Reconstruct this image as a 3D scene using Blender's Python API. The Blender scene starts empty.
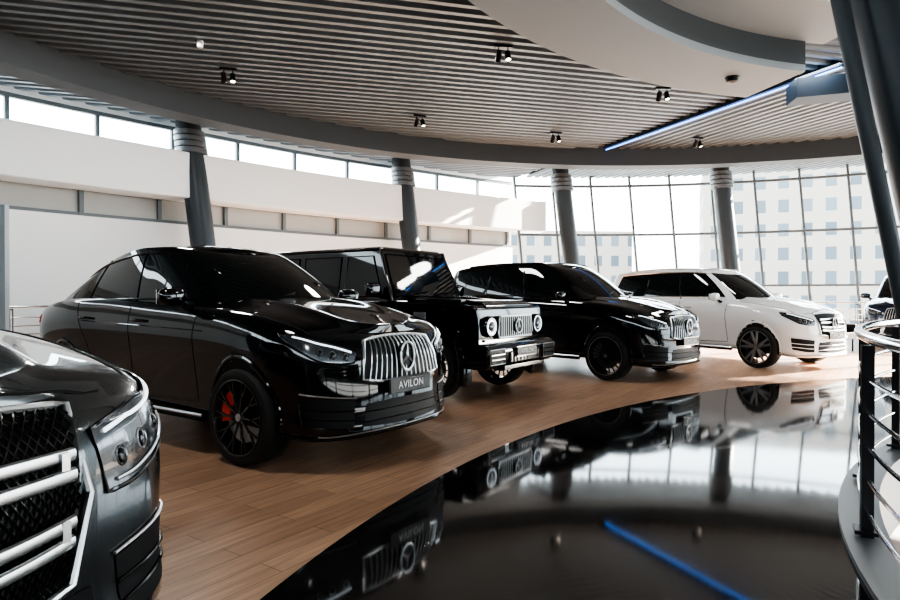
import bpy, bmesh, math, random
from mathutils import Vector, Matrix
from mathutils.bvhtree import BVHTree
random.seed(3)
V=Vector
rad=math.radians
sc=bpy.context.scene
col=sc.collection

# ------------------------------------------------------------ materials
MATS={}
def mat(name,color=(.5,.5,.5),rough=.5,metal=0,coat=0,emit=None,es=1,spec=.5):
    if name in MATS: return MATS[name]
    m=bpy.data.materials.new(name); m.use_nodes=True
    b=m.node_tree.nodes['Principled BSDF']
    b.inputs['Base Color'].default_value=(*color,1)
    b.inputs['Roughness'].default_value=rough
    b.inputs['Metallic'].default_value=metal
    b.inputs['Specular IOR Level'].default_value=spec
    b.inputs['Coat Weight'].default_value=coat
    b.inputs['Coat Roughness'].default_value=.02
    if emit:
        b.inputs['Emission Color'].default_value=(*emit,1)
        b.inputs['Emission Strength'].default_value=es
    MATS[name]=m
    return m
def noise_bump(m,scale=40,strength=.1,dist=.01,rvar=None):
    nt=m.node_tree; b=nt.nodes['Principled BSDF']
    tc=nt.nodes.new('ShaderNodeTexCoord'); n=nt.nodes.new('ShaderNodeTexNoise')
    n.inputs['Scale'].default_value=scale
    nt.links.new(tc.outputs['Object'],n.inputs['Vector'])
    bp=nt.nodes.new('ShaderNodeBump'); bp.inputs['Strength'].default_value=strength; bp.inputs['Distance'].default_value=dist
    nt.links.new(n.outputs['Fac'],bp.inputs['Height']); nt.links.new(bp.outputs['Normal'],b.inputs['Normal'])
    return m
M_black=mat('paint_black',(.003,.0035,.005),.06,0,.6,spec=.35)
M_silver=mat('paint_graphite',(.085,.094,.10),.24,.85,1)
M_white=mat('paint_white',(.82,.83,.84),.3,0,1)
M_navy=mat('paint_navy',(.01,.02,.05),.15,0,1)
M_gloss=mat('gloss_black_trim',(.006,.006,.007),.15,0,.2,spec=.4)
M_glass=mat('car_glass',(.006,.008,.009),.03,0,0,spec=.6)
M_dark=mat('dark_plastic',(.008,.008,.009),.6,spec=.3)
M_chrome=mat('chrome',(.85,.86,.88),.12,1)
M_bright=mat('brushed_chrome',(.80,.81,.83),.32,1)
M_satin=mat('satin_silver',(.60,.61,.63),.32,1)
M_tire=noise_bump(mat('tire_rubber',(.014,.014,.014),.7),120,.1)
M_rimb=mat('rim_black',(.026,.026,.028),.25,.3,.8)
M_rims=mat('rim_silver',(.5,.51,.53),.3,1)
M_disc=mat('brake_disc',(.45,.45,.46),.45,.8)
M_red=mat('caliper_red',(.8,.035,.01),.4,0,.3)
M_blkcal=mat('caliper_grey',(.08,.08,.085),.35,0,.4)
M_lampin=mat('headlamp_interior',(.09,.10,.11),.2,.6,1)
M_led=mat('headlamp_led',(.9,.95,1),.2,0,0,(.85,.93,1),1.4)
M_tail=mat('taillight_red',(.35,.01,.01),.15,0,1)
M_plate=mat('plate_dark',(.015,.015,.016),.5)
M_ink=mat('plate_letters',(.85,.85,.85),.5)
M_wall=noise_bump(mat('wall_paint_white',(.88,.91,.93),.7),60,.03)
M_wallb=noise_bump(mat('wall_paint_dark_grey',(.10,.11,.12),.7),60,.03)
M_beam=noise_bump(mat('beam_grey',(.06,.07,.08),.55),30,.03)
M_soff=noise_bump(mat('soffit_light_grey',(.30,.34,.37),.6),30,.03)
M_colm=mat('column_dark_grey',(.04,.05,.06),.35)
M_cap=mat('column_cap_grey',(.20,.21,.22),.35,.5)
M_frame=mat('window_frame_grey',(.14,.165,.18),.45)
M_slat=mat('ceiling_slat_metal',(.18,.205,.225),.42,.4)
M_ceil=mat('ceiling_void_dark',(.006,.007,.008),.8)
M_blind=mat('window_blind_grey',(.42,.42,.40),.35,0,.3)
M_blue=mat('blue_led',(.1,.4,1),.4,0,0,(.05,.28,1),8)
M_bluebeam=mat('blue_beam',(.006,.02,.04),.5)
M_postb=mat('railing_black',(.012,.012,.014),.3,.2)
M_lip=mat('floor_lip_grey',(.20,.21,.22),.4,.3)
M_low=mat('lower_floor',(.03,.03,.035),.3)

def wood():
    m=bpy.data.materials.new('wood_plank_floor'); m.use_nodes=True; nt=m.node_tree; L=nt.links
    b=nt.nodes['Principled BSDF']
    tc=nt.nodes.new('ShaderNodeTexCoord'); mp=nt.nodes.new('ShaderNodeMapping')
    mp.inputs['Rotation'].default_value=(0,0,rad(-55))
    L.new(tc.outputs['Object'],mp.inputs['Vector'])
    br=nt.nodes.new('ShaderNodeTexBrick')
    br.inputs['Scale'].default_value=1; br.inputs['Brick Width'].default_value=1.0; br.inputs['Row Height'].default_value=.16
    br.inputs['Mortar Size'].default_value=.0025; br.inputs['Bias'].default_value=0
    br.inputs['Color1'].default_value=(.46,.285,.185,1); br.inputs['Color2'].default_value=(.35,.21,.135,1); br.inputs['Mortar'].default_value=(.12,.075,.05,1)
    L.new(mp.outputs['Vector'],br.inputs['Vector'])
    m2=nt.nodes.new('ShaderNodeMapping'); m2.inputs['Scale'].default_value=(1.5,18,1)
    L.new(mp.outputs['Vector'],m2.inputs['Vector'])
    n=nt.nodes.new('ShaderNodeTexNoise'); n.inputs['Scale'].default_value=1.6; n.inputs['Detail'].default_value=6
    L.new(m2.outputs['Vector'],n.inputs['Vector'])
    mr=nt.nodes.new('ShaderNodeMapRange'); mr.inputs['From Min'].default_value=.3; mr.inputs['From Max'].default_value=.7
    mr.inputs['To Min'].default_value=.78; mr.inputs['To Max'].default_value=1.2
    L.new(n.outputs['Fac'],mr.inputs['Value'])
    mx=nt.nodes.new('ShaderNodeVectorMath'); mx.operation='SCALE'
    L.new(br.outputs['Color'],mx.inputs[0]); L.new(mr.outputs['Result'],mx.inputs['Scale'])
    L.new(mx.outputs['Vector'],b.inputs['Base Color'])
    b.inputs['Roughness'].default_value=.36
    bp=nt.nodes.new('ShaderNodeBump'); bp.inputs['Strength'].default_value=.15; bp.inputs['Distance'].default_value=.003
    L.new(n.outputs['Fac'],bp.inputs['Height']); L.new(bp.outputs['Normal'],b.inputs['Normal'])
    return m
M_wood=wood()
def blackfloor():
    m=mat('polished_black_floor',(.008,.009,.011),.07,0,0,spec=.8); nt=m.node_tree;L=nt.links;b=nt.nodes['Principled BSDF']
    tc=nt.nodes.new('ShaderNodeTexCoord')
    n=nt.nodes.new('ShaderNodeTexNoise'); n.inputs['Scale'].default_value=1.3; n.inputs['Detail'].default_value=8; n.inputs['Roughness'].default_value=.7
    L.new(tc.outputs['Object'],n.inputs['Vector'])
    r=nt.nodes.new('ShaderNodeMapRange'); r.inputs['To Min'].default_value=.02; r.inputs['To Max'].default_value=.09
    L.new(n.outputs['Fac'],r.inputs['Value']); L.new(r.outputs['Result'],b.inputs['Roughness'])
    cr=nt.nodes.new('ShaderNodeMapRange'); cr.inputs['From Min'].default_value=.35; cr.inputs['From Max'].default_value=.75; cr.inputs['To Min'].default_value=.004; cr.inputs['To Max'].default_value=.03
    L.new(n.outputs['Fac'],cr.inputs['Value'])
    L.new(cr.outputs['Result'],b.inputs['Base Color'])
    return m
M_bfloor=blackfloor()
def facade():
    m=bpy.data.materials.new('building_facade'); m.use_nodes=True; nt=m.node_tree; L=nt.links; b=nt.nodes['Principled BSDF']
    tc=nt.nodes.new('ShaderNodeTexCoord')
    sp_=nt.nodes.new('ShaderNodeSeparateXYZ'); L.new(tc.outputs['Object'],sp_.inputs[0])
    ad=nt.nodes.new('ShaderNodeMath'); ad.operation='ADD'; L.new(sp_.outputs['X'],ad.inputs[0]); L.new(sp_.outputs['Y'],ad.inputs[1])
    cb=nt.nodes.new('ShaderNodeCombineXYZ'); L.new(ad.outputs[0],cb.inputs[0]); L.new(sp_.outputs['Z'],cb.inputs[1])
    br=nt.nodes.new('ShaderNodeTexBrick'); br.offset=0; br.inputs['Scale'].default_value=1
    br.inputs['Brick Width'].default_value=2.6; br.inputs['Row Height'].default_value=3.0; br.inputs['Mortar Size'].default_value=.7; br.inputs['Mortar Smooth'].default_value=0
    br.inputs['Color1'].default_value=(.07,.09,.11,1); br.inputs['Color2'].default_value=(.12,.145,.165,1); br.inputs['Mortar'].default_value=(.30,.265,.235,1)
    L.new(cb.outputs[0],br.inputs['Vector']); L.new(br.outputs['Color'],b.inputs['Base Color']); b.inputs['Roughness'].default_value=.7
    return m
M_fac=facade()
M_gnd=mat('asphalt_pale',(.3,.3,.3),.9)

# ------------------------------------------------------------ mesh helpers
def crp(P,t,mir=False):
    n=len(P); i=min(int(t),n-2); f=t-i
    p1=V(P[i]); p2=V(P[i+1])
    if i>0: p0=V(P[i-1])
    else:
        p0=V(P[1]) if mir else p1*2-p2
        if mir: p0.y=2*p1.y-p0.y
    if i+2<n: p3=V(P[i+2])
    else:
        p3=V(P[n-2]) if mir else p2*2-p1
        if mir: p3.y=2*p2.y-p3.y
    return .5*((2*p1)+(p2-p0)*f+(2*p0-5*p1+4*p2-p3)*f*f+(3*p1-p0-3*p2+p3)*f**3)
def curve(P,n):
    return [crp(P,(len(P)-1)*i/n) for i in range(n+1)]
def sp(K,x):
    if x<=K[0][0]: return K[0][1]
    if x>=K[-1][0]: return K[-1][1]
    n=len(K); d=[(K[i+1][1]-K[i][1])/(K[i+1][0]-K[i][0]) for i in range(n-1)]
    def m(i):
        if i==0: return d[0]
        if i==n-1: return d[-1]
        a,b=d[i-1],d[i]
        return 0 if a*b<=0 else 2*a*b/(a+b)
    for i in range(n-1):
        if x<=K[i+1][0]:
            h=K[i+1][0]-K[i][0]; t=(x-K[i][0])/h
            return (2*t**3-3*t*t+1)*K[i][1]+(t**3-2*t*t+t)*h*m(i)+(-2*t**3+3*t*t)*K[i+1][1]+(t**3-t*t)*h*m(i+1)
class MB:
    def __init__(s): s.v=[];s.f=[];s.m=[]
    def grid(s,P,mi=0,flip=False,mf=None,closed=False):
        b=len(s.v); nr=len(P); nc=len(P[0])
        for r in P: s.v+= [tuple(p) for p in r]
        for i in range(nr-1):
            for j in range(nc if closed else nc-1):
                k=(j+1)%nc
                q=(b+i*nc+j,b+i*nc+k,b+(i+1)*nc+k,b+(i+1)*nc+j)
                s.f.append(q[::-1] if flip else q); s.m.append(mf(i,j) if mf else mi)
    def poly(s,pts,mi=0):
        b=len(s.v); s.v+=[tuple(p) for p in pts]; s.f.append(tuple(range(b,b+len(pts)))); s.m.append(mi)
    def hexa(s,P,mi=0):
        b=len(s.v); s.v+=[tuple(p) for p in P]
        for q in ((0,3,2,1),(4,5,6,7),(0,1,5,4),(1,2,6,5),(2,3,7,6),(3,0,4,7)):
            s.f.append(tuple(b+k for k in q)); s.m.append(mi)
    def box(s,c,d,mi=0,R=None):
        x,y,z=[k/2 for k in d]
        P=[V((-x,-y,-z)),V((x,-y,-z)),V((x,y,-z)),V((-x,y,-z)),V((-x,-y,z)),V((x,-y,z)),V((x,y,z)),V((-x,y,z))]
        if R: P=[R@p for p in P]
        s.hexa([p+V(c) for p in P],mi)
    def prism(s,poly,y0,y1,mi=0):
        n=len(poly); b=len(s.v)
        s.v+=[(x,y0,z) for x,z in poly]+[(x,y1,z) for x,z in poly]
        s.f.append(tuple(b+i for i in range(n))); s.m.append(mi)
        s.f.append(tuple(b+n+i for i in reversed(range(n)))); s.m.append(mi)
        for i in range(n):
            j=(i+1)%n; s.f.append((b+j,b+i,b+n+i,b+n+j)); s.m.append(mi)
    def tube(s,pts,r,mi=0,n=8,closed=False,sx=1):
        pts=[V(p) for p in pts]; N=len(pts); rows=[]
        for i,p in enumerate(pts):
            a=pts[(i-1)%N] if (closed or i>0) else p; c=pts[(i+1)%N] if (closed or i<N-1) else p
            t=(c-a)
            if t.length<1e-9: t=V((1,0,0))
            t.normalize()
            up=V((0,0,1)) if abs(t.z)<.95 else V((0,1,0))
            u=t.cross(up).normalized(); w=u.cross(t)
            rows.append([p+(u*math.cos(k*2*math.pi/n)*sx+w*math.sin(k*2*math.pi/n))*r for k in range(n)])
        if closed: rows.append(rows[0])
        s.grid(rows,mi,closed=True)
        if not closed: s.poly(rows[0],mi); s.poly(rows[-1][::-1],mi)
    def lathe(s,prof,M=Matrix(),n=32,mi=0,flip=False):
        rows=[[M@V((r*math.cos(k*2*math.pi/n),r*math.sin(k*2*math.pi/n),h)) for k in range(n)] for r,h in prof]
        s.grid(rows,mi,closed=True,flip=flip)
    def ell(s,c,d,mi=0,e=.7,n=14,M=None):
        def sg(x,p): return math.copysign(abs(x)**p,x)
        rows=[]
        for i in range(n+1):
            a=-math.pi/2+math.pi*i/n
            rows.append([V((d[0]*sg(math.cos(a),e)*sg(math.cos(b),e),d[1]*sg(math.cos(a),e)*sg(math.sin(b),e),d[2]*sg(math.sin(a),e))) for b in [2*math.pi*k/(2*n) for k in range(2*n)]])
        if M: rows=[[M@p for p in r] for r in rows]
        s.grid([[p+V(c) for p in r] for r in rows],mi,closed=True)
    def build(s,name,mats,parent=None,sharp=35,bevel=0,seg=2,merge=False):
        me=bpy.data.meshes.new(name); me.from_pydata(s.v,[],s.f)
        if not isinstance(mats,(list,tuple)): mats=[mats]
        for m in mats: me.materials.append(m)
        me.polygons.foreach_set('material_index',s.m)
        bm=bmesh.new(); bm.from_mesh(me)
        bmesh.ops.remove_doubles(bm,verts=bm.verts,dist=1e-5)
        bmesh.ops.recalc_face_normals(bm,faces=bm.faces)
        bm.to_mesh(me); bm.free()
        me.polygons.foreach_set('use_smooth',[True]*len(me.polygons))
        me.set_sharp_from_angle(angle=rad(sharp))
        ob=bpy.data.objects.new(name,me); col.objects.link(ob)
        if bevel:
            md=ob.modifiers.new('b','BEVEL'); md.width=bevel; md.segments=seg; md.limit_method='ANGLE'; md.angle_limit=rad(35); md.harden_normals=True
        if parent: ob.parent=parent
        return ob
def empty(name,loc=(0,0,0),rz=0):
    e=bpy.data.objects.new(name,None); e.empty_display_size=.3; e.location=loc; e.rotation_euler=(0,0,rz); col.objects.link(e); return e
def cut(ob,mb):
    c=mb.build('cutter',[M_dark],sharp=30)
    md=ob.modifiers.new('c','BOOLEAN'); md.operation='DIFFERENCE'; md.solver='EXACT'; md.object=c
    bpy.context.view_layer.update()
    dg=bpy.context.evaluated_depsgraph_get()
    me=bpy.data.meshes.new_from_object(ob.evaluated_get(dg))
    ob.modifiers.clear(); ob.data=me
    bpy.data.objects.remove(c)
    return ob
def snap(bvh,p,off):
    h,n,i,d=bvh.find_nearest(V(p))
    return h+n*off
def fsnap(bvh,p,off):
    """keep y,z - take x from the body surface seen from the front"""
    h=bvh.ray_cast(V((3,p[1],p[2])),V((-1,0,0)))
    return V((h[0].x+off,p[1],p[2])) if h[0] else snap(bvh,p,off)
def patch(mb,bvh,top,bot,n,m,off,mi=0,skirt=.012,s=1,front=False):
    T=curve(top,n); B=curve(bot,n); rows=[]; S=fsnap if front else snap
    for j in range(m+1):
        rows.append([S(bvh,V((q.x,q.y*s,q.z)),off) for q in [T[i].lerp(B[i],j/m) for i in range(n+1)]])
    mb.grid(rows,mi)
    if skirt:
        edge=rows[0]+[r[-1] for r in rows[1:]]+rows[-1][-2::-1]+[r[0] for r in rows[-2:0:-1]]
        low=[]
        for p in edge:
            if front: low.append(p-V((off+skirt,0,0)))
            else:
                h,nn,i,d=bvh.find_nearest(p); low.append(p-nn*(off+skirt))
        mb.grid([edge,low],mi,closed=True)
def stube(mb,bvh,pts,r,off,mi=0,n=16,closed=False,s=1,k=6):
    C=curve(pts,n)
    mb.tube([snap(bvh,V((q.x,q.y*s,q.z)),off) for q in C],r,mi,k,closed)

# ------------------------------------------------------------ wheels
WM={}
def wheel_mesh(kind,R=.385):
    key=(kind,R)
    if key in WM: return WM[key]
    mb=MB(); S=R/.385
    M=Matrix(((1,0,0,0),(0,0,1,0),(0,1,0,0),(0,0,0,1)))
    mb.lathe([(.300*S,-.12),(.33*S,-.138),(.366*S,-.13),(.383*S,-.105),(.385*S,-.03),(.385*S,.03),(.383*S,.105),(.366*S,.13),(.335*S,.138),(.303*S,.128)],M,64,0)
    rr=.303*S
    mb.lathe([(rr,.128),(rr-.004,.136),(rr-.012,.134),(rr-.018,.118),(rr-.022,.0),(rr-.02,-.12),(rr,-.12)],M,64,1 if kind!='silver' else 2)
    mb.lathe([(rr+.001,.126),(rr+.001,.138),(rr-.007,.139),(rr-.008,.130)],M,64,2 if kind in('edge','silver','two') else 1)
    mb.lathe([(.01,.062),(.205,.062),(.205,.03),(.01,.03)],M,40,3)
    mb.lathe([(.001,.115),(.035,.115),(.040,.105),(.065,.098),(.075,.06),(.08,0)],M,24,1)
    mb.lathe([(.001,.122),(.03,.120),(.033,.11)],M,20,2)
    A=[rad(-15+80*i/8) for i in range(9)]
    mb.grid([[V((r*math.cos(a),y,r*math.sin(a))) for a in A] for r,y in ((.13,.05),(.13,.096),(.235,.098),(.245,.03))],4)
    def spoke(a,w0,w1,r0,r1,a1=None,mi=1,y0=.112,y1=.128,th=.016):
        a1=a if a1 is None else a1
        d0=V((math.cos(a),0,math.sin(a))); d1=V((math.cos(a1),0,math.sin(a1)))
        p0=d0*r0; p1=d1*r1; t=(p1-p0).normalized(); s=t.cross(V((0,1,0)))
        Y0=V((0,y0,0));Y1=V((0,y1,0));T=V((0,th,0))
        mb.hexa([p0-s*w0*1.2+Y0-T,p1-s*w1*1.2+Y1-T,p1+s*w1*1.2+Y1-T,p0+s*w0*1.2+Y0-T,p0-s*w0*.75+Y0,p1-s*w1*.75+Y1,p1+s*w1*.75+Y1,p0+s*w0*.75+Y0],mi)
    r1=rr-.012
    if kind=='black':
        for i in range(10):
            a=i*2*math.pi/10
            spoke(a,.012,.009,.05,.17,mi=1)
            spoke(a,.008,.006,.165,r1,a+.12,y0=.118); spoke(a,.008,.006,.165,r1,a-.12,y0=.118)
    elif kind=='edge':
        for i in range(20):
            a=i*2*math.pi/20; spoke(a,.009,.007,.05,r1)
    elif kind=='two':
        for i in range(5):
            a=i*2*math.pi/5+.2
            spoke(a-.12,.022,.02,.04,r1,a-.20,mi=2); spoke(a+.12,.022,.02,.04,r1,a+.20,mi=2); spoke(a+.63,.01,.012,.05,r1)
    else:
        for i in range(10):
            a=i*2*math.pi/10; spoke(a,.02,.014,.05,r1,mi=2)
    ob=mb.build('w',[M_tire,M_rimb,M_rims,M_disc if kind=='black' else M_blkcal,M_red if kind=='black' else M_blkcal],sharp=40)
    me=ob.data; bpy.data.objects.remove(ob); WM[key]=me; return me
def wheels(par,axles,yc,kind,R=.385):
    k=1
    for x in axles:
        for s in (1,-1):
            o=bpy.data.objects.new('wheel_%d'%k,wheel_mesh(kind,R)); k+=1
            col.objects.link(o); o.parent=par; o.location=(x,s*yc,R)
            if s<0: o.rotation_euler=(0,0,math.pi)
            else: o.rotation_euler=(0,rad(180),0)
def plate_text(par,x,z,tilt=0,txt='AVILON',size=.085):
    mb=MB(); mb.box((x,0,z),(.012,.52,.115),0); mb.box((x-.008,0,z),(.012,.54,.135),1); mb.box((x-.035,0,z),(.06,.3,.08),1)
    mb.build('number_plate',[M_plate,M_gloss],par,bevel=.003)
    cu=bpy.data.curves.new('plate_letters','FONT'); cu.body=txt; cu.size=size; cu.align_x='CENTER'; cu.align_y='CENTER'; cu.extrude=.001; cu.space_character=1.1
    cu.materials.append(M_ink)
    o=bpy.data.objects.new('plate_letters',cu); col.objects.link(o); o.parent=par
    o.location=(x+.0085,0,z); o.rotation_euler=(rad(90),0,rad(90))
def star(mb,c,R,mi=0,md=1,lean=.0):
    c=V(c); n=40
    mb.tube([c+V((0,R*math.cos(a),R*math.sin(a))) for a in [2*math.pi*i/n for i in range(n)]],R*.11,mi,8,True)
    Mx=Matrix.Translation(c+V((-.014,0,0)))@Matrix(((0,0,1,0),(1,0,0,0),(0,1,0,0),(0,0,0,1)))
    mb.lathe([(.001,.004),(R*.98,.004),(R*.98,-.03)],Mx,32,md)
    for k in range(3):
        a=rad(90+120*k); d=V((0,math.cos(a),math.sin(a))); s=V((0,-math.sin(a),math.cos(a))); bk=V((-.008,0,0))
        b=len(mb.v)
        P=[c+V((.014,0,0)),c+s*R*.20-d*R*.10,c+d*R*.97,c-s*R*.20-d*R*.10]
        mb.v+=[tuple(p) for p in P]+[tuple(p+bk) for p in P[1:]]
        mb.f+=[(b,b+1,b+2),(b,b+2,b+3),(b+1,b+4,b+5,b+2),(b+2,b+5,b+6,b+3)]; mb.m+=[mi]*4

# ------------------------------------------------------------ SUV
def suv(name,loc,a,paint=M_black,coupe=False,grille='v',rim='black',rails=False,chrome=False,plate=True,mesh_grille=False,DZ=.09,pano=True):
    E=empty(name,(loc[0],loc[1],0),rad(-a))
    out=[(-4.06,0),(-4.04,.50),(-3.94,.80),(-3.62,.955),(-3.0,.995),(-2.2,.972),(-1.3,.968),(-.5,.985),(0,.995),(.38,.965),(.67,.84),(.84,.50),(.885,0)]
    if not coupe: out[:4]=[(-4.06,0),(-4.05,.58),(-3.96,.86),(-3.62,.965)]
    if mesh_grille: out[9:12]=[(.40,.98),(.72,.87),(.85,.52)]
    out=[(x,y,0) for x,y in out]
    zt=[(-4.06,1.19),(-3.5,1.23),(-2.5,1.22),(-1.2,1.18),(-.6,1.155),(0,1.10),(.4,1.025),(.7,.955),(.9,.92)]
    if coupe: zt[:2]=[(-4.06,1.04),(-3.8,1.11),(-3.4,1.175),(-3.0,1.215)]
    cr=[(-4.06,.02),(-3.5,.05),(-.9,.09),(-.3,.095),(.2,.095),(.6,.075),(.9,.06)]
    zb=[(-4.06,.38),(-3.4,.32),(-2.5,.31),(-.5,.31),(.4,.25),(.9,.21)]
    so=[(0,-.13),(.03,-.075),(.10,-.035),(.2,-.038),(.4,-.032),(.58,-.012),(.70,0),(.80,-.008),(.90,-.03),(.96,-.055),(1,-.095)]
    fo=[(0,-.14),(.05,-.02),(.15,.02),(.3,.0),(.5,.0),(.66,-.005),(.8,-.02),(.9,-.05),(.96,-.09),(1,-.15)]
    ro=[(0,-.14),(.1,-.02),(.3,.0),(.42,.0),(.5,-.05),(.8,-.06),(.93,-.07),(1,-.11)]
    lv=[0,.03,.07,.12,.2,.3,.4,.5,.58,.66,.72,.78,.84,.9,.94,.97,1.0]
    N=132; rows=[]
    for i in range(N+1):
        t=12*i/N
        p=crp(out,t,True); e=1e-3
        q0=crp(out,max(t-e,0),True); q1=crp(out,min(t+e,12),True); tg=(q1-q0).normalized()
        if i==0: tg=V((0,1,0))
        if i==N: tg=V((0,-1,0))
        nx,ny=-tg.y,tg.x
        if i in(0,N): p.y=0
        wf=max(nx,0)**1.5; wr=max(-nx,0)**1.5; ws=max(0,1-wf-wr)
        L=[]
        for v in lv:
            off=ws*sp(so,v)+wf*sp(fo,v)+wr*sp(ro,v)
            x=p.x+off*nx; y=max(p.y+off*ny,0)
            z0=sp(zb,p.x); z=z0+(sp(zt,x)-z0)*v
            L.append(V((x,y,z)))
        T=L[-1]; C=[]
        for s in (.94,.86,.76,.66,.60,.55,.50,.42,.25,0,-.25,-.42,-.50,-.55,-.60,-.66,-.76,-.86,-.94):
            h=sp(cr,T.x)*(1-abs(s)**2.4)
            if T.x>-.5: h+=.022*math.exp(-((abs(s)-.55)/.07)**2)*min(1,T.y/.5)
            C.append(V((T.x,T.y*s,T.z+h)))
        rows.append(L+C+[V((q.x,-q.y,q.z)) for q in reversed(L)])
    mb=MB(); mb.grid(rows,0,closed=True)
    body=mb.build('body',[paint,M_dark],E,sharp=32)
    bvh=BVHTree.FromPolygons([v.co.copy() for v in body.data.vertices],[tuple(p.vertices) for p in body.data.polygons])
    Ra=.418; Zc=.38
    cm=MB()
    for x in (0,-2.985):
        for s in (1,-1):
            n=48
            r0=[V((x+Ra*math.cos(k*2*math.pi/n),s*.60,Zc+Ra*math.sin(k*2*math.pi/n))) for k in range(n)]
            r1=[V((p.x,s*1.3,p.z)) for p in r0]
            cm.grid([r0,r1],closed=True); cm.poly(r0); cm.poly(r1[::-1])
    cut(body,cm); me=body.data
    for p in me.polygons:
        c=p.center
        for x in (0,-2.985):
            if math.hypot(c.x-x,c.z-Zc)<=Ra+.004 and abs(c.y)>.58: p.material_index=1
    mb=MB()
    for x in (0,-2.985):
        for s in (1,-1):
            P=[]
            for k in range(0,41):
                an=rad(-8+196*k/40); X=x+(Ra+.008)*math.cos(an); Z=Zc+(Ra+.008)*math.sin(an)
                h=bvh.ray_cast(V((X,2*s,Z)),V((0,-s,0)))
                if h[0]: P.append(h[0]+V((0,.0*s,0)))
            if len(P)>3: mb.tube(P,.016,0,8)
    mb.build('wheel_arch_trim',[paint],E)
    # greenhouse
    belt=[(-4.0,0),(-3.96,.45),(-3.82,.74),(-3.5,.83),(-2.6,.885),(-1.5,.885),(-.62,.83),(-.34,.50),(-.24,0)]
    if coupe:
        roof=[(-3.66,0),(-3.60,.33),(-3.46,.50),(-3.0,.58),(-2.5,.64),(-1.95,.66),(-1.45,.61),(-1.25,.36),(-1.19,0)]
        zr=[(-3.66,1.30),(-3.3,1.44),(-3.0,1.54),(-2.5,1.665),(-1.9,1.735),(-1.5,1.725),(-1.19,1.68)]
    else:
        belt=[(-4.02,0),(-4.0,.52),(-3.90,.79),(-3.55,.86)]+belt[4:]
        roof=[(-3.84,0),(-3.81,.44),(-3.70,.61),(-3.3,.665),(-2.5,.685),(-1.95,.68),(-1.42,.62),(-1.22,.36),(-1.16,0)]
        zr=[(-3.84,1.74),(-3.3,1.80),(-2.3,1.835),(-1.7,1.825),(-1.4,1.79),(-1.16,1.74)]
    belt=[(x,y,0) for x,y in belt]; roof=[(x,y,0) for x,y in roof]
    qs=[0,.06,.14,.20,.26,.4,.54,.68,.80,.88,.93,.97,1]
    iup=9
    G=[];n=96
    for i in range(n+1):
        t=8*i/n; b=crp(belt,t,True); r=crp(roof,t,True)
        if i in(0,n): b.y=r.y=0
        z1=sp(zr,r.x); z0=1.08
        if coupe: z0=sp([(-4.0,1.0),(-3.6,1.04),(-3.0,1.08)],b.x)
        L=[]
        for q in qs:
            h=q**1.18; g=1-(1-q)**1.12
            p=b.lerp(r,h); L.append(V((p.x,max(p.y,0),z0+(z1-z0)*g)))
        T=L[-1]; C=[V((T.x,T.y*s,T.z+.045*(1-s*s)*min(1,T.y/.3))) for s in (.9,.75,.5,.25,0,-.25,-.5,-.75,-.9)]
        G.append(L+C+[V((p.x,-p.y,p.z)) for p in reversed(L)])
    nl=len(qs); nt_=len(G[0])
    def mf(i,j):
        t=8*(i+.5)/n
        j2=nt_-1-j-1 if j>=nt_-nl else j
        if nl-1<=j<nt_-nl:
            return 1 if (pano and t>4.2 and t<7.9 and abs(G[i][j].y)<.52 and -2.9<G[i][j].x<-1.5) else 0
        q=(qs[min(max(j2,0),nl-2)]+qs[min(max(j2,0)+1,nl-1)])/2
        if t>6.34: return 1 if .04<q<.95 else 0
        if t>6.0: return 0
        if t>(2.75 if not coupe else 2.9): return 1 if .20<q<.86 else 0
        if t<1.7: return 1 if .2<q<.9 else 0
        return 0
    mb=MB(); mb.grid(G,0,mf=mf,closed=True)
    gh=mb.build('greenhouse',[paint,M_glass],E,sharp=40)
    gb=BVHTree.FromPolygons([v.co.copy() for v in gh.data.vertices],[tuple(p.vertices) for p in gh.data.polygons])
    mb=MB(); trim=1 if chrome else 0
    for s in (1,-1):
        for xb,xr in ((-1.72,-1.85),(-2.72,-2.66)):
            stube(mb,gb,[(xb,.88,1.16),((xb+xr)/2,.80,1.4),(xr,.68,1.68)],.022,-.012,0,8,s=s)
        lower=[]
        for i in range(int(2.8*12),int(6.05*12)+1):
            p=G[i][3]; lower.append(V((p.x,(p.y+.004)*s,p.z)))
        mb.tube(lower,.011,trim,6)
        up=[]
        for i in range(int(2.8*12),int(6.3*12)+1):
            p=G[i][iup]; up.append(V((p.x,(p.y+.004)*s,p.z)))
        mb.tube(up,.010,trim,6)
    for y0 in (-.55,.1):
        mb.tube([snap(gb,(-.38,y0+.0,1.26),.015),snap(gb,(-.48,y0+.55,1.27),.015)],.009,0,5)
    mb.build('window_trim',[M_gloss,M_chrome],E)
    if rails:
        mb=MB()
        for s in (1,-1):
            P=[G[i][iup+1] for i in range(int(3.1*12),int(5.9*12),2)]
            P=[V((p.x,(p.y-.02)*s,p.z+.045)) for p in P]
            P=[P[0]+V((-.06,0,-.05))]+P+[P[-1]+V((.08,0,-.06))]
            mb.tube(P,.018,0,8)
        mb.build('roof_rail',[M_satin if chrome else M_gloss],E)
    mb=MB()
    for s in (1,-1):
        for P in ([(-.62,.97,1.12),(-.64,.98,.8),(-.60,.97,.47)],[(-1.72,.97,1.18),(-1.70,.98,.8),(-1.68,.97,.45)],
                  [(-2.74,.97,1.21),(-2.62,.98,.95),(-2.48,.98,.72),(-2.42,.97,.47)],[(-.6,.96,.45),(-1.5,.96,.43),(-2.4,.96,.45)],
                  [(.62,.80,.99),(.2,.86,1.08),(-.4,.86,1.16)]):
            stube(mb,bvh,P,.0045,.0005,0,14,s=s,k=5)
    stube(mb,bvh,[(.72,-.62,.98),(.80,0,1.02),(.72,.62,.98)],.005,0,0,20)
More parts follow.
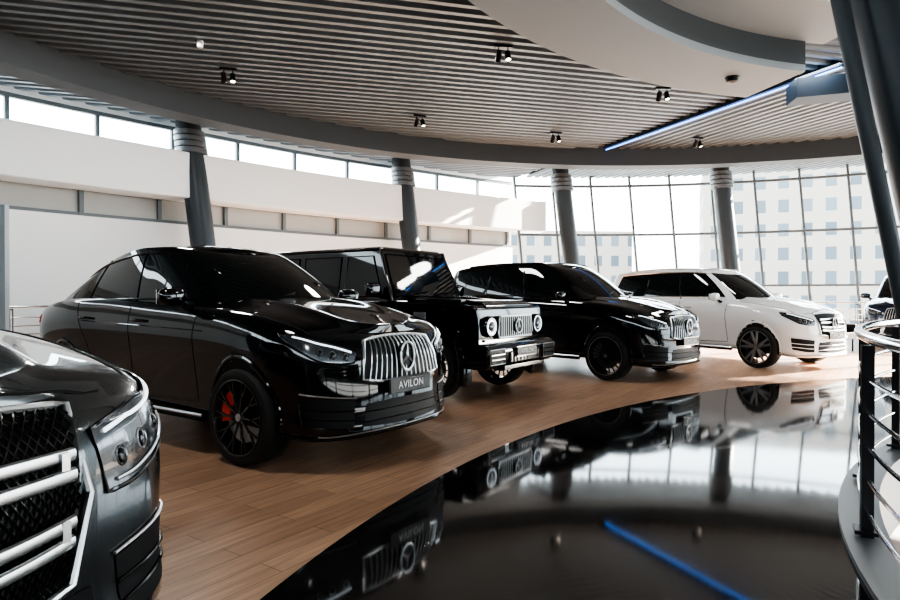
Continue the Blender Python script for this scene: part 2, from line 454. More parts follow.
    mb.build('panel_gaps',[M_dark],E)
    mb=MB()
    for s in (1,-1):
        for x in (-1.52,-2.5):
            mb.tube([snap(bvh,(x-.12+.24*k/6,1.0*s,1.03),.012+.03*math.sin(math.pi*k/6)) for k in range(7)],.013,1 if chrome else 0,8)
        stube(mb,bvh,[(-.50,.97,.96),(-1.5,.98,.98),(-2.6,.985,1.0)],.006,.0,0,20,s=s)
        mb.tube([V((-.52,.945*s,.32)),V((-1.5,.955*s,.32)),V((-2.46,.945*s,.32))],.035,2,8)
        mb.tube([V((-.50,.975*s,.345)),V((-1.5,.985*s,.345)),V((-2.48,.975*s,.345))],.014,3,6)
    mb.build('door_handles_and_sills',[paint,M_chrome,M_dark,M_satin],E)
    mb=MB()
    for s in (1,-1):
        mb.ell((-.80,1.06*s,1.245),(.075,.125,.08),0,.75,M=Matrix.Rotation(rad(-12*s),4,'Z'))
        mb.tube([V((-.76,.87*s,1.13)),V((-.78,.94*s,1.155)),V((-.80,1.0*s,1.20))],.028,1,8)
        mb.box((-.868,1.06*s,1.245),(.01,.20,.12),2)
    mb.build('mirror',[paint,M_gloss,M_chrome],E)
    # ---- front
    mb=MB()
    gt=[(.80,-.40,.905),(.86,-.2,.925),(.87,0,.93),(.86,.2,.925),(.80,.40,.905)]
    gbm=[(.85,-.48,.675),(.9,-.25,.65),(.9,0,.645),(.9,.25,.65),(.85,.48,.675)]
    if grille=='h':
        gt=[(.78,-.45,.935),(.86,-.2,.95),(.87,0,.955),(.86,.2,.95),(.78,.45,.935)]
        gbm=[(.86,-.40,.63),(.9,-.2,.61),(.9,0,.605),(.9,.2,.61),(.86,.40,.63)]
    if mesh_grille:
        gbm=[(.86,-.36,.54),(.9,-.2,.51),(.9,0,.50),(.9,.2,.51),(.86,.36,.54)]
    patch(mb,bvh,gt,gbm,24,8,.006,0,.03,front=True)
    T=curve(gt,24);B=curve(gbm,24)
    left=T[0].lerp(B[0],.5)-V((0,.03 if mesh_grille else .012,0)); right=T[-1].lerp(B[-1],.5)+V((0,.03 if mesh_grille else .012,0))
    loop=T+[right]+B[::-1]+[left]
    mb.tube([fsnap(bvh,p,.014) for p in loop],.012,1,8,True)
    if grille=='v':
        for k in range(1,16):
            f=k/16
            a_=crp(gt,4*f); b_=crp(gbm,4*f)
            P=[fsnap(bvh,a_.lerp(b_,j/7),.024) for j in range(8)]
            mb.tube(P,.0062,1,6,sx=.8)
    else:
        for f0,w in (((.27,.015),(.37,.015),(.60,.015),(.70,.015)) if mesh_grille else ((.28,.016),(.42,.016),(.62,.016),(.76,.016))):
            P=[fsnap(bvh,T[i].lerp(B[i],f0),.026) for i in range(1,24)]
            mb.tube(P,w,3 if mesh_grille else 1,8,sx=.7)
        if mesh_grille:
            for dgn in (-1,1):
                for i in range(-16,49):
                    P=[]
                    for j in range(0,17):
                        f=(i+dgn*(j-8)*.9+0)/32
                        if 0<=f<=1: P.append(fsnap(bvh,crp(gt,4*f).lerp(crp(gbm,4*f),j/16),.010))
                    if len(P)>1: mb.tube(P,.0035,2,4)
            for sy in (2,22):
                for f0 in (.32,.65):
                    p=fsnap(bvh,T[sy].lerp(B[sy],f0),.026); mb.box(p,(.02,.025,.06),3)
    c=fsnap(bvh,(.9,0,.79),.050)
    star(mb,c,.088,1,0)
    patch(mb,bvh,[(.9,-.44,.50),(.92,0,.51),(.9,.44,.50)],[(.9,-.50,.33),(.92,0,.31),(.9,.50,.33)],20,5,.004,0,0)
    for z in (.37,.44):
        stube(mb,bvh,[(.9,-.48,z),(.92,0,z),(.9,.48,z)],.006,.006,2,20)
    for s in (1,-1):
        patch(mb,bvh,[(.84,.54,.54),(.76,.70,.56),(.58,.86,.59)],[(.86,.57,.33),(.76,.72,.34),(.60,.86,.38)],12,8,.004,0,0,s=s)
        for z in (.40,.47):
            stube(mb,bvh,[(.86,.55,z-.01),(.76,.71,z),(.58,.87,z+.025)],.007,.008,2,14,s=s)
        stube(mb,bvh,[(.84,.53,.555),(.76,.70,.575),(.58,.865,.61)],.006,.008,3,14,s=s)
        stube(mb,bvh,[(.58,.865,.61),(.58,.87,.5),(.60,.86,.37)],.010,.004,2,14,s=s)
    stube(mb,bvh,[(.45,-.93,.28),(.68,-.78,.27),(.86,-.45,.26),(.90,0,.26),(.86,.45,.26),(.68,.78,.27),(.45,.93,.28)],.018,.008,3 if chrome else 2,40)
    stube(mb,bvh,[(.68,-.78,.30),(.86,-.45,.29),(.90,0,.29),(.86,.45,.29),(.68,.78,.30)],.006,.010,3,40)
    mb.build('front_grille_and_intakes',[M_dark,M_bright,paint if paint is M_white else M_gloss,M_satin],E)
    mb=MB()
    for s in (1,-1):
        ht=[(.85,.515,.855),(.76,.66,.895),(.64,.80,.93),(.40,.93,.975)]
        hb=[(.87,.55,.785),(.80,.68,.780),(.68,.82,.805),(.46,.94,.915)]
        if mesh_grille:
            ht=[(.85,.49,.89),(.80,.66,.925),(.70,.84,.955),(.40,.95,.985)]
            hb=[(.87,.52,.72),(.84,.68,.73),(.74,.86,.79),(.46,.96,.91)]
        patch(mb,bvh,ht,hb,22,8,.006,0,.02,s=s)
        HT=curve(ht,22);HB=curve(hb,22)
        loop=[snap(bvh,V((p.x,p.y*s,p.z)),.006) for p in HT+HB[::-1]]
        mb.tube(loop,.006,1,6,True)
        P=[snap(bvh,V((q.x,q.y*s,q.z)),.010) for q in [HT[i].lerp(HB[i],.18) for i in range(2,20)]]
        mb.tube(P,.006,2,6)
        if mesh_grille:
            P=[snap(bvh,V((q.x,q.y*s,q.z)),.010) for q in [HT[i].lerp(HB[i],.88) for i in range(2,18)]]
            mb.tube(P,.005,3,6)
        for f,r in ((.22,.024),(.42,.026),(.62,.022)):
            i=int(f*22); q=HT[i].lerp(HB[i],.62); q=V((q.x,q.y*s,q.z)); h,nn,_,_=bvh.find_nearest(q)
            zz=nn.to_track_quat('Z','Y').to_matrix().to_4x4()
            mb.lathe([(.001,.016),(r*.6,.012),(r*.85,.004)],Matrix.Translation(h)@zz,20,1)
            mb.lathe([(r*.85,.006),(r,.010),(r*1.05,.004)],Matrix.Translation(h)@zz,20,3)
    mb.build('headlight',[M_lampin,M_gloss,M_led,M_satin],E)
    mb=MB()
    for s in (1,-1):
        patch(mb,bvh,[(-4.04,.38,1.03),(-3.98,.72,1.06),(-3.72,.95,1.05)],[(-4.06,.40,.95),(-3.98,.74,.93),(-3.74,.96,.95)],14,4,.01,0,.02,s=s)
    mb.build('taillight',[M_tail],E)
    # raise the upper body proportions
    for o in E.children:
        if o.type=='MESH':
            for v in o.data.vertices:
                t=min(max((v.co.z-.58)/.36,0),1); v.co.z+=DZ*t*t*(3-2*t)
            o.data.update()
    wheels(E,(0,-2.985),.875,rim)
    if plate: plate_text(E,.945,.62)
    return E

# ------------------------------------------------------------ boxy off-roader
def offroad(name,loc,a,paint=M_black):
    E=empty(name,(loc[0],loc[1],0),rad(-a)); WB=-2.89; R=.40
    prof=[(-3.66,.52),(-3.70,.62),(-3.70,1.27),(-.70,1.27),(.60,1.22),(.66,1.18),(.69,.95),(.69,.56),(.60,.50)]
    mb=MB(); mb.prism(prof,-.865,.865,0)
    body=mb.build('body',[paint,M_dark],E,sharp=30)
    cm=MB()
    for x in (0,WB):
        for s in (1,-1):
            n=40;Ra=.47
            r0=[V((x+Ra*math.cos(k*2*math.pi/n),s*.55,R+.02+Ra*math.sin(k*2*math.pi/n))) for k in range(n)]
            r1=[V((p.x,s*1.3,p.z)) for p in r0]
            cm.grid([r0,r1],closed=True); cm.poly(r0); cm.poly(r1[::-1])
    cut(body,cm)
    for p in body.data.polygons:
        c=p.center
        for x in (0,WB):
            if math.hypot(c.x-x,c.z-R-.02)<=.474 and abs(c.y)>.5 and abs(c.y)<.863: p.material_index=1
    md=body.modifiers.new('b','BEVEL'); md.width=.022; md.segments=3; md.limit_method='ANGLE'; md.angle_limit=rad(40); md.harden_normals=True
    mb=MB()
    mb.prism([(-.66,1.25),(-.64,1.325),(.30,1.295),(.58,1.265),(.64,1.22),(.60,1.15)],-.60,.60,0)
    mb.prism([(-.5,1.31),(-.3,1.345),(.25,1.32),(.45,1.28)],-.26,.26,0)
    mb.build('hood',[paint],E,bevel=.025,seg=3)
    z0=1.24; ZR=2.0
    def ring(xf,xr,y,z): return [V((xr,-y,z)),V((xf,-y,z)),V((xf,y,z)),V((xr,y,z))]
    mb=MB()
    A=ring(-.70,-3.66,.855,z0);Bq=ring(-1.00,-3.60,.745,ZR);Cq=ring(-1.06,-3.54,.69,ZR+.035)
    mb.grid([A,Bq,Cq],0,closed=True); mb.poly(A[::-1]); mb.poly(Cq)
    mb.build('cabin',[paint],E,bevel=.03,seg=3)
    mb=MB()
    def win(a_,b_,c_,d_,off,r=.04):
        a_,b_,c_,d_=map(V,(a_,b_,c_,d_)); n=(b_-a_).cross(d_-a_).normalized()
        if n.dot(off)<0:n=-n
        mb.hexa([a_-n*.01,b_-n*.01,c_-n*.01,d_-n*.01,a_+n*.008,b_+n*.008,c_+n*.008,d_+n*.008],1)
        fr=[a_+n*.008,b_+n*.008,c_+n*.008,d_+n*.008]; mb.tube(fr,.011,0,6,True)
    def ys(z): return .855+(.745-.855)*(z-z0)/(ZR-z0)
    for s in (1,-1):
        for x0,x1,x2,x3 in ((-1.62,-.90,-1.12,-1.60),(-2.50,-1.74,-1.74,-2.50),(-3.48,-2.64,-2.64,-3.44)):
            zz0,zz1=1.33,1.90
            win((x0,s*ys(zz0),zz0),(x1,s*ys(zz0),zz0),(x2,s*ys(zz1),zz1),(x3,s*ys(zz1),zz1),V((0,s,0)))
    def xf(z): return -.70-.30*(z-z0)/(ZR-z0)
    win((xf(1.34),-.76,1.34),(xf(1.34),.76,1.34),(xf(1.92),.69,1.92),(xf(1.92),-.69,1.92),V((1,0,0)))
    win((-3.655,-.6,1.36),(-3.655,.6,1.36),(-3.61,.55,1.88),(-3.61,-.55,1.88),V((-1,0,0)))
    for y0 in (-.5,.15): mb.tube([V((xf(1.36)+.03,y0,1.36)),V((xf(1.42)+.03,y0+.5,1.40))],.01,0,5)
    mb.build('windows',[M_gloss,M_glass],E)
    mb=MB()
    for s in (1,-1):
        mb.tube([V((-1.0,.755*s,ZR)),V((-3.60,.755*s,ZR))],.02,0,8)
        mb.tube([V((-.71,.86*s,1.26)),V((-1.01,.75*s,ZR))],.018,0,8)
        mb.box((-1.45,.875*s,.97),(1.85,.03,.055),1); mb.box((-3.50,.875*s,.97),(.35,.03,.055),1)
        mb.box((-1.45,.888*s,.97),(1.85,.01,.010),4)
        for x in (-1.50,-2.42): mb.box((x,.895*s,1.13),(.20,.03,.035),0)
        for x in (-.60,-1.70):
            for z in (.85,1.15): mb.tube([V((x,.875*s,z-.04)),V((x,.875*s,z+.04))],.014,0,8)
        for x in (-.62,-1.68,-2.52): mb.box((x,.866*s,.92),(.008,.006,.66),3)
        mb.box((-1.45,.93*s,.46),(1.75,.13,.05),5); mb.box((-1.45,.90*s,.52),(1.85,.08,.09),0)
        mb.box((.12,.80*s,1.262),(.24,.10,.045),0)
        mb.box((.32,.76*s,1.262),(.16,.11,.06),1)
        mb.box((-.22,.872*s,1.08),(.20,.012,.09),2)
    mb.build('body_trim',[paint,M_gloss,M_satin,M_dark,M_blkcal,M_dark],E,bevel=.006)
    mb=MB()
    for x in (0,WB):
        for s in (1,-1):
            rows=[]
            for k in range(25):
                an=rad(-22+224*k/24)
                def sq(r):
                    c,sn=math.cos(an),math.sin(an); f=1/max(abs(c),abs(sn))
                    f=1+(f-1)*.35; return V((x+r*c*f,0,R+.02+r*sn*f))
                pi=sq(.455);po=sq(.56)
                rows.append([V((pi.x,.80*s,pi.z)),V((pi.x,.965*s,pi.z)),V((pi.lerp(po,.25).x,.975*s,pi.lerp(po,.25).z)),V((pi.lerp(po,.75).x,.95*s,pi.lerp(po,.75).z)),V((po.x,.87*s,po.z)),V((po.x,.80*s,po.z))])
            mb.grid(rows,0,closed=True); mb.poly(rows[0]);mb.poly(rows[-1])
    mb.build('wheel_arch_flares',[paint],E,sharp=40)
    mb=MB()
    mb.prism([(.52,.43),(.80,.42),(.86,.50),(.87,.68),(.80,.74),(.52,.74)],-.92,.92,0)
    b=mb.build('bumper',[paint],E,bevel=.04,seg=3)
    mb=MB()
    mb.box((.868,0,.56),(.02,.80,.14),0)
    for s in (1,-1):
        mb.box((.866,.70*s,.58),(.02,.34,.17),0)
        for z in (.55,.61): mb.box((.878,.70*s,z),(.012,.32,.015),2)
        mb.tube([V((.875,.53*s,.49)),V((.875,.88*s,.49)),V((.875,.88*s,.675)),V((.875,.53*s,.675))],.008,3,6,True)
    for k in range(9): mb.box((.878,-.36+.09*k,.56),(.01,.012,.13),2)
    mb.box((.80,0,.435),(.16,1.1,.05),2)
    mb.box((.70,0,.93),(.05,.88,.30),0)
    lo=[(.735,-.44,.80),(.735,.44,.80),(.735,.46,.86),(.735,.42,1.075),(.735,-.42,1.075),(.735,-.46,.86)]
    mb.tube([V(p) for p in lo],.014,1,8,True)
    for k in range(15):
        y=-.385+.055*k; mb.tube([V((.745,y,.815)),V((.745,y,1.065))],.0055,1,6)
    star(mb,(.785,0,.94),.088,1,0)
    mb.box((.705,0,.77),(.03,1.5,.03),2)
    mb.build('grille',[M_dark,M_bright,M_gloss,M_satin],E,bevel=.004)
    mb=MB()
    for s in (1,-1):
        Mx=Matrix.Translation(V((.69,.63*s,.95)))@Matrix(((0,0,1,0),(1,0,0,0),(0,1,0,0),(0,0,0,1)))
        mb.lathe([(.135,-.02),(.135,.03),(.125,.055),(.112,.05)],Mx,36,0)
        mb.lathe([(.112,.05),(.108,.058),(.102,.056),(.098,.048)],Mx,36,1)
        mb.lathe([(.098,.048),(.07,.052),(.045,.04),(.04,.052),(.02,.062),(.001,.064)],Mx,36,2)
    mb.build('headlight',[M_gloss,M_led,M_lampin],E)
    mb=MB()
    for s in (1,-1):
        mb.ell((-.90,1.02*s,1.42),(.07,.12,.10),0,.6); mb.tube([V((-.86,.85*s,1.32)),V((-.9,.95*s,1.36))],.03,0,8)
        mb.box((-.965,1.02*s,1.42),(.01,.18,.14),1)
    mb.build('mirror',[paint,M_chrome],E)
    mb=MB()
    Mx=Matrix.Translation(V((-3.70,.05,1.05)))@Matrix(((0,0,-1,0),(1,0,0,0),(0,1,0,0),(0,0,0,1)))
    mb.lathe([(.39,0),(.39,.22),(.36,.25),(.33,.26),(.001,.26)],Mx,40,0); mb.lathe([(.33,.262),(.34,.275),(.36,.255)],Mx,40,1)
    mb.build('spare_wheel_cover',[paint,M_chrome],E)
    mb=MB()
    for s in (1,-1): mb.box((-3.71,.78*s,.72),(.03,.14,.20),0)
    mb.build('taillight',[M_tail],E,bevel=.01)
    wheels(E,(0,WB),.835,'edge',R)
    plate_text(E,.905,.62)
    return E

suv('coupe_suv',(-1.10,5.68),35,M_black,coupe=True,rim='black')
offroad('off_road_suv',(.28,8.72),35)
suv('suv',(3.17,10.5),46,M_black,rim='edge',rails=True)
suv('suv',(6.50,12.0),58,M_white,grille='h',rim='two',rails=True,chrome=True,DZ=.07,pano=False)
suv('suv',(-2.01,1.66),18,M_silver,grille='h',rim='silver',mesh_grille=True,chrome=True,plate=False)
suv('suv',(12.35,16.7),130,M_navy,rim='silver')

# ------------------------------------------------------------ room
RC=V((5.7,5.2,0)); RG=20.0
HC=(7.72,.6); HR=6.0; DC=(9.7,-.5); DR=11.03
LEAN=.09
def gp(ang,r,z): t=rad(ang); return V((RC.x+r*math.cos(t)-LEAN*z,RC.y+r*math.sin(t),z))
a0,a1=97.4,-174; nM=61
face=[(-14.3,2.6),(-13.0,7.8),(-9.75,13.3),(-4.6,19.1),(0,22.85),(3.1,25.0)]
F=[crp([(x,y,0) for x,y in face],5*i/60) for i in range(61)]
def offs(P,o):
    R_=[]
    for i,p in enumerate(P):
        t=(P[min(i+1,len(P)-1)]-P[max(i-1,0)]).normalized(); R_.append(p+V((-t.y,t.x,0))*o)
    return R_
def raycirc(o,th,c,R):
    d=(math.cos(th),math.sin(th)); fx=o[0]-c[0];fy=o[1]-c[1]
    b=fx*d[0]+fy*d[1]; q=fx*fx+fy*fy-R*R; t=-b+math.sqrt(b*b-q); return (o[0]+d[0]*t,o[1]+d[1]*t)
n=240; mb=MB()
TH=[2*math.pi*k/n for k in range(n)]
h=[V((HC[0]+HR*math.cos(t),HC[1]+HR*math.sin(t),0)) for t in TH]
d=[V((*raycirc(HC,t,DC,DR),0)) for t in TH]
r=[V((*raycirc(HC,t,(RC.x,RC.y),20.4),0)) for t in TH]
mb.grid([h,d],1,closed=True); mb.grid([d,r],0,closed=True)
hl=[V((p.x,p.y,-.5)) for p in h]; mb.grid([hl,h],2,closed=True)
mb.build('floor',[M_wood,M_bfloor,M_lip])
def annulus(mb,c,r0,r1,z0,z1,a0,a1,n,mi=0):
    full=abs(a1-a0)>=359.9; rows=[]
    for k in range(n if full else n+1):
        t=rad(a0+(a1-a0)*k/n); C,S=math.cos(t),math.sin(t)
        rows.append([V((c[0]+r0*C,c[1]+r0*S,z0)),V((c[0]+r1*C,c[1]+r1*S,z0)),V((c[0]+r1*C,c[1]+r1*S,z1)),V((c[0]+r0*C,c[1]+r0*S,z1))])
    if full: rows.append(rows[0])
    mb.grid(rows,mi,closed=True)
    if not full: mb.poly(rows[0],mi); mb.poly(rows[-1],mi)
mb=MB(); annulus(mb,HC,HR,HR+.22,0.0,.03,0,360,160,0)
mb.build('trim_1',[M_lip])
mb=MB(); mb.lathe([(.01,-4.0),(7.5,-4.0)],Matrix.Translation(V((HC[0],HC[1],0))),64)
mb.build('floor_lower',[M_low])
# ceiling follows the room outline
OUT=[(p.x,p.y) for p in offs(F,1.25)]+[(RC.x+20.15*math.cos(rad(a))-LEAN*6.3,RC.y+20.15*math.sin(rad(a))) for a in [a0+(a1-a0)*k/120 for k in range(121)]]
def inpoly(x,y,P=OUT):
    c=False; j=len(P)-1
    for i in range(len(P)):
        if (P[i][1]>y)!=(P[j][1]>y) and x<(P[j][0]-P[i][0])*(y-P[i][1])/(P[j][1]-P[i][1])+P[i][0]: c=not c
        j=i
    return c
mb=MB(); C0=V((RC.x,RC.y,0))
for z in (6.34,6.6):
    b=len(mb.v); mb.v.append((RC.x,RC.y,z)); mb.v+=[(x,y,z) for x,y in OUT]; m_=len(OUT)
    for k in range(m_): mb.f.append((b,b+1+k,b+1+(k+1)%m_)); mb.m.append(0)
mb.grid([[V((x,y,6.34)) for x,y in OUT],[V((x,y,6.6)) for x,y in OUT]],0,closed=True)
mb.build('ceiling',[M_ceil])
LA=V((5.0,19.9)); LB=V((8.0,12.7)); Ld=(LB-LA).normalized()
def side(p):
    q=p-LA; return Ld.x*q.y-Ld.y*q.x
def slats(mb,dirv,pred,space,w,z,hh,mi=0):
    dirv=dirv.normalized(); nv=V((-dirv.y,dirv.x)); c=V((RC.x,RC.y))
    k=-int(22/space)
    while k*space<22:
        o=c+nv*(k*space); st=None; s=-22.0
        while s<=22.01:
            p=o+dirv*s; ok=(p-c).length<20.3 and pred(p) and (p.x>1.5 or p.y<2 or inpoly(p.x,p.y))
            if ok and st is None: st=s
            if (not ok or s>=22) and st is not None:
                if s-st>.3:
                    A=o+dirv*st;B=o+dirv*(s-.1); sv=nv*(w/2)
                    P=[A-sv*.6,B-sv*.6,B+sv*.6,A+sv*.6]; Q=[A-sv,B-sv,B+sv,A+sv]
                    mb.hexa([V((p_.x,p_.y,z)) for p_ in P]+[V((p_.x,p_.y,z+hh)) for p_ in Q],mi)
                st=None
            s+=.1
        k+=1
mb=MB()
slats(mb,V((1,.26)),lambda p: side(p)<0 ,.30,.18,6.12,.09)
slats(mb,V((-3,7.2)),lambda p: side(p)>.15,.30,.18,6.12,.09)
mb.build('ceiling_slats',[M_slat],sharp=20)
mb=MB(); annulus(mb,(RC.x,RC.y),15.1,15.75,5.58,6.30,0,360,160,0)
mb.build('ceiling_ring_beam',[M_beam],sharp=30)
mb=MB()
annulus(mb,(8,3.2),7.75,9.2,5.2,5.32,104,262,80,0)
annulus(mb,(8,3.2),7.75,7.85,5.32,5.95,104,262,80,1)
annulus(mb,(8,3.2),9.1,9.2,5.32,6.3,104,262,80,1)
annulus(mb,(8,3.2),6.5,7.80,5.72,5.84,101,262,80,0)
annulus(mb,(8,3.2),6.5,6.6,5.84,6.3,101,262,80,1)
for ang,r0,r1,z0,z1 in ((104,7.75,9.2,5.2,6.3),(101,6.5,7.8,5.72,6.3)):
    t=rad(ang); C,S=math.cos(t),math.sin(t); mb.poly([V((8+r0*C,3.2+r0*S,z0)),V((8+r1*C,3.2+r1*S,z0)),V((8+r1*C,3.2+r1*S,z1)),V((8+r0*C,3.2+r0*S,z1))],1)
mb.build('ceiling_stepped_ring',[M_soff,M_beam],sharp=30)
mb=MB()
mb.tube([V((LA.x,LA.y,6.0)),V((LB.x,LB.y,6.0))],.014,0,8)
mb.build('blue_led_strip',[M_blue])
mb=MB(); sv=V((-Ld.y,Ld.x,0))
A=V((LA.x,LA.y,6.03));B=V((LB.x,LB.y,6.03))
mb.hexa([A-sv*.08,B-sv*.08,B+sv*.08,A+sv*.08]+[p+V((0,0,.3)) for p in (A-sv*.08,B-sv*.08,B+sv*.08,A+sv*.08)],0)
mb.hexa([V((7.2,12.9,5.45)),V((9.2,12.2,5.45)),V((9.3,12.9,5.45)),V((7.3,13.5,5.45)),V((7.2,12.9,5.85)),V((9.2,12.2,5.85)),V((9.3,12.9,5.85)),V((7.3,13.5,5.85))],0)
mb.build('ceiling_blue_beam',[M_bluebeam])

def sweep(mb,P,o0,o1,z0,z1,mi=0,endround=False):
    a_=offs(P,o0);b_=offs(P,o1)
    rows=[[V((a_[i].x,a_[i].y,z0)),V((b_[i].x,b_[i].y,z0)),V((b_[i].x,b_[i].y,z1)),V((a_[i].x,a_[i].y,z1))] for i in range(len(P))]
    mb.grid(rows,mi,closed=True); mb.poly(rows[0],mi); mb.poly(rows[-1],mi)
def arclen(P):
    L=[0]
    for i in range(1,len(P)): L.append(L[-1]+(P[i]-P[i-1]).length)
    return L
def at(P,L,s):
    for i in range(1,len(P)):
        if L[i]>=s: return P[i-1].lerp(P[i],(s-L[i-1])/(L[i]-L[i-1])),(P[i]-P[i-1]).normalized()
    return P[-1],(P[-1]-P[-2]).normalized()
mb=MB(); sweep(mb,F,.9,1.2,0,3.35); sweep(mb,F,.9,1.2,4.10,5.1); sweep(mb,F,.9,1.2,6.02,6.35)
mb.build('wall_left',[M_wall],sharp=30)
# unseen wall added behind the viewpoint to darken reflections, clerestory strip for highlights
WB_=[V((RC.x+19.6*math.cos(rad(a)),RC.y+19.6*math.sin(rad(a)),0)) for a in [-22-152*k/60 for k in range(61)]]
mb=MB(); sweep(mb,WB_,0,-.25,0,4.3); sweep(mb,WB_,0,-.25,5.6,6.35)
mb.build('light_blocking_wall',[M_wallb],sharp=30)
Fb=F+[V((3.6,25.3,0)),V((3.95,25.35,0))]
mb=MB(); sweep(mb,Fb,0,.9,3.95,5.18)
mb.build('wall_band',[M_wall],sharp=30,bevel=.04)
mb=MB(); sweep(mb,F,.98,1.02,3.35,4.10,1)
L=arclen(F); s=.5
while s<L[-1]:
    p,t=at(F,L,s); nn=V((-t.y,t.x,0)); Rz=Matrix.Rotation(math.atan2(t.y,t.x),3,'Z')
    mb.box(p+nn*.95+V((0,0,3.72)),(.10,.12,.76),0,Rz); s+=1.9
sweep(mb,F,.89,1.0,3.33,3.41,0)
mb.build('window_1',[M_frame,M_blind],sharp=30)
mb=MB(); s=.9
while s<L[-1]:
    p,t=at(F,L,s); nn=V((-t.y,t.x,0)); Rz=Matrix.Rotation(math.atan2(t.y,t.x),3,'Z')
    mb.box(p+nn*1.0+V((0,0,5.56)),(.09,.12,.94),0,Rz); s+=1.9
sweep(mb,F,.92,1.05,5.10,5.2,0); sweep(mb,F,.92,1.05,5.92,6.02,0)
mb.build('window_2',[M_frame],sharp=30)
mb=MB()
for k in range(nM+1):
    an=a0+(a1-a0)*k/nM; dt=.12
    P=[gp(an-dt,19.92,0),gp(an+dt,19.92,0),gp(an+dt,20.08,0),gp(an-dt,20.08,0)]
    Q=[gp(an-dt,19.92,6.35),gp(an+dt,19.92,6.35),gp(an+dt,20.08,6.35),gp(an-dt,20.08,6.35)]
    mb.hexa(P+Q,0)
for z,w in ((.15,.3),(1.72,.08),(3.78,.09),(5.75,.09),(6.3,.12)):
    rows=[]
    for k in range(181):
        an=a0+(a1-a0)*k/180
        rows.append([gp(an,19.93,z-w/2),gp(an,20.07,z-w/2),gp(an,20.07,z+w/2),gp(an,19.93,z+w/2)])
    mb.grid(rows,0,closed=True)
aa=[a0+(a1-a0)*q/nM for q in (9,10)]
mb.tube([gp(aa[0],19.9,3.85),gp(aa[1],19.9,3.85),gp(aa[1],19.9,5.65),gp(aa[0],19.9,5.65)],.08,1,4,True)
mb.build('window_3',[M_frame,M_postb],sharp=30)

def column(x0,y,lean,r,cap=True,z1=6.34,ly=0):
    E_=MB(); n=28
    rows=[[V((x0-lean*z+r*math.cos(k*2*math.pi/n),y+ly*z+r*math.sin(k*2*math.pi/n),z)) for k in range(n)] for z in (0,.02,z1)]
    E_.grid(rows,0,closed=True)
    if cap:
        for z0_,z1_,dr in ((5.2,5.32,.09),(5.36,5.48,.08),(5.52,5.64,.08),(5.68,5.80,.07)):
            rr=[[V((x0-lean*z+q*math.cos(k*2*math.pi/n),y+q*math.sin(k*2*math.pi/n),z)) for k in range(n)] for z,q in ((z0_,r),(z0_,r+dr),(z1_,r+dr),(z1_,r))]
            E_.grid(rr,1,closed=True)
    c=V((x0-lean*.06,y,.06)); E_.tube([c+V(((r+.02)*math.cos(k*2*math.pi/n),(r+.02)*math.sin(k*2*math.pi/n),0)) for k in range(n)],.05,0,8,True)
    return E_.build('column',[M_colm,M_cap],sharp=40)
column(-6.42,16.95,.12,.33)
column(-1.0,21.9,.12,.33)
column(4.84,23.0,.127,.31)
column(10.45,22.5,.113,.31)
column(6.0,7.15,.235,.25,False,6.34)
column(5.35,6.95,.215,.09,False,6.34)
mb=MB(); mb.box((-8.35,11.35,1.5),(.5,.12,3.0),0); mb.box((-8.35,11.28,1.1),(.04,.04,.4),1)
mb.build('partition_panel',[M_soff,M_satin],bevel=.01)

def railing(name,P,closed=False,post=1.25,h=1.10,bars=(.15,.33,.51,.69,.87),rt=.026,rb=.011,s0=.05):
    mb=MB()
    mb.tube([p+V((0,0,h)) for p in P],rt,0,12,closed)
    for z in bars: mb.tube([p+V((0,0,z)) for p in P],rb,0,8,closed)
    Q=P+([P[0]] if closed else []); L=arclen(Q); s=s0
    while s<L[-1]:
        p,t=at(Q,L,s); Rz=Matrix.Rotation(math.atan2(t.y,t.x),3,'Z')
        for o in (-.028,.028):
            mb.box(p+t*o+V((0,0,h/2-.02)),(.012,.06,h-.05),1,Rz)
        mb.box(p+V((0,0,.04)),(.12,.12,.02),1,Rz)
        mb.box(p+V((0,0,h-.06)),(.07,.03,.03),1,Rz)
        s+=post
    return mb.build(name,[M_chrome,M_postb],sharp=40)
railing('railing',[V((HC[0]+6.11*math.cos(2*math.pi*k/200),HC[1]+6.11*math.sin(2*math.pi*k/200),.02)) for k in range(200)],True,rt=.030)
railing('railing',[V((RC.x+17.6*math.cos(rad(84-40*k/40)),RC.y+17.6*math.sin(rad(84-40*k/40)),0)) for k in range(41)],post=1.6,rb=.016)
railing('railing',[V((-10.4+3*k/10,11.9+3.3*k/10,0)) for k in range(11)],post=.8,rb=.016)

def spot(x,y,ang):
    mb=MB(); z=6.12
    mb.box((0,0,z-.02),(.34,.10,.05),0)
    for s_,tl in ((-.09,rad(35)),(.09,rad(-25))):
        mb.tube([V((s_,0,z-.04)),V((s_,0,z-.14))],.012,0,6)
        Mx=Matrix.Translation(V((s_,0,z-.20)))@Matrix.Rotation(tl,4,'X')
        mb.lathe([(.001,.10),(.055,.10),(.062,-.10),(.055,-.10),(.05,-.06)],Mx,18,0)
        mb.lathe([(.05,-.07),(.001,-.07)],Mx,18,1)
    o=mb.build('ceiling_spotlight',[M_postb,mat('lamp_lens',(1,1,1),.3,0,0,(1,.93,.82),8)],sharp=40)
    o.location=(x,y,0); o.rotation_euler=(0,0,ang)
for x,y,a_ in ((-4.67,13.1,.3),(1.02,11.9,.1),(-.8,16.5,.5),(3.1,18.2,.2),(4.9,14.3,0),(7.5,18.8,.4),(6.4,10.3,.2),(-2.5,8.0,.2),(2,6.5,0)):
    spot(x,y,a_)
mb=MB(); mb.lathe([(.001,6.0),(.05,6.01),(.06,6.1),(.06,6.13)],Matrix.Translation(V((-4.7,11.7,0))),16); mb.build('smoke_detector',[M_wall])
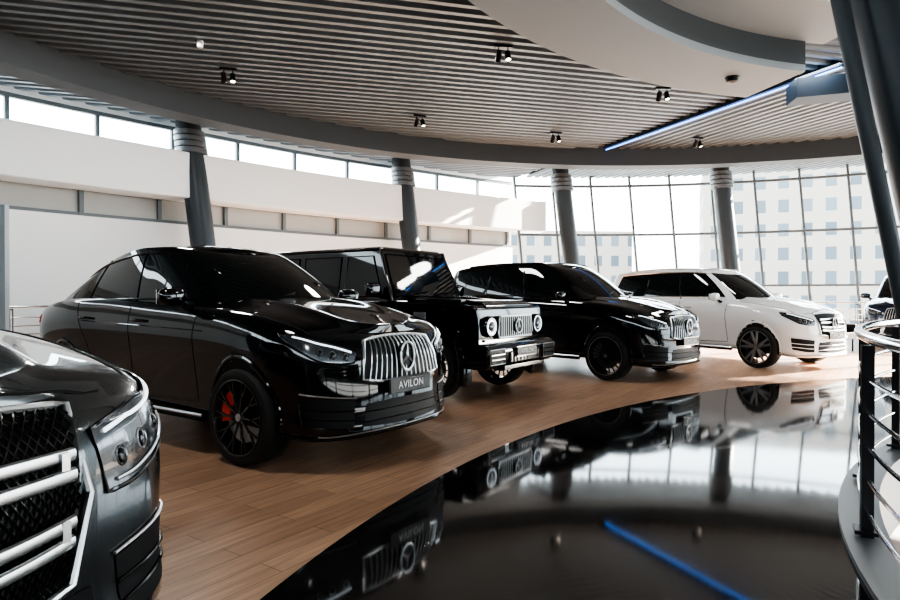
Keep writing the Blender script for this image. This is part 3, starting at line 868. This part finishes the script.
mb=MB(); mb.lathe([(.001,5.1),(.10,5.12),(.13,5.2)],Matrix.Translation(V((5.0,11.0,0))),20); mb.build('ceiling_camera',[M_postb])

mb=MB()
mb.box((0,0,.38),(.62,.6,.16)); mb.box((0,.28,.66),(.62,.12,.5)); mb.box((-.3,0,.5),(.1,.6,.3)); mb.box((.3,0,.5),(.1,.6,.3))
for sx in (-1,1):
    for sy in (-1,1): mb.tube([V((sx*.26,sy*.24,0)),V((sx*.26,sy*.24,.32))],.02,0,8)
o=mb.build('lounge_chair',[M_dark],bevel=.03,seg=3); o.location=(9.3,14.9,0); o.rotation_euler=(0,0,.6)

def bld(x,y,w,dp,h_,rz,z0=-4):
    mb=MB(); mb.box((0,0,h_/2),(w,dp,h_)); o=mb.build('building',[M_fac]); o.location=(x,y,z0); o.rotation_euler=(0,0,rz)
bld(16,100,22,14,15,.1); bld(48,84,26,16,22,-.35); bld(88,84,26,16,16,-.7); bld(-36,100,40,14,14,.2)
mb=MB(); mb.lathe([(7.4,-4.02),(22,-4.05),(260,-4.1)],Matrix.Translation(V((HC[0],HC[1],0))),64); mb.build('exterior_ground',[M_gnd])

# ------------------------------------------------------------ light
w=bpy.data.worlds.new('sky'); sc.world=w; w.use_nodes=True; nt=w.node_tree
bg=nt.nodes['Background']; bg.inputs['Color'].default_value=(.82,.94,1,1); bg.inputs['Strength'].default_value=8.5
sd=bpy.data.lights.new('sun','SUN'); sd.energy=75; sd.angle=rad(.8); sd.color=(1,.92,.80)
so_=bpy.data.objects.new('sun',sd); col.objects.link(so_)
el=rad(18.5); dv=V((-.90*math.cos(el),-.436*math.cos(el),-math.sin(el)))
so_.rotation_euler=dv.to_track_quat('-Z','Y').to_euler(); so_.location=(10,30,20)
for x,y in ((-3,4),(-5,11),(2,8.5),(7,9),(0,13),(7.5,13),(0,-4)):  # fill lights added under the ceiling to lift the interior ambient, no fixtures
    l=bpy.data.lights.new('ceiling_fill_light','AREA'); l.shape='DISK'; l.size=1.2; l.energy=130; l.color=(1,.97,.93)
    o=bpy.data.objects.new('ceiling_fill_light',l); col.objects.link(o); o.location=(x,y,6.08)

cam=bpy.data.cameras.new('camera'); cam.sensor_width=36; cam.lens=24.8; cam.clip_end=500
co=bpy.data.objects.new('camera',cam); col.objects.link(co); co.location=(0,0,1.35); co.rotation_euler=(rad(89.54),0,0)
sc.camera=co
try:
    sc.view_settings.look='AgX - High Contrast'
except Exception as e: print(e)
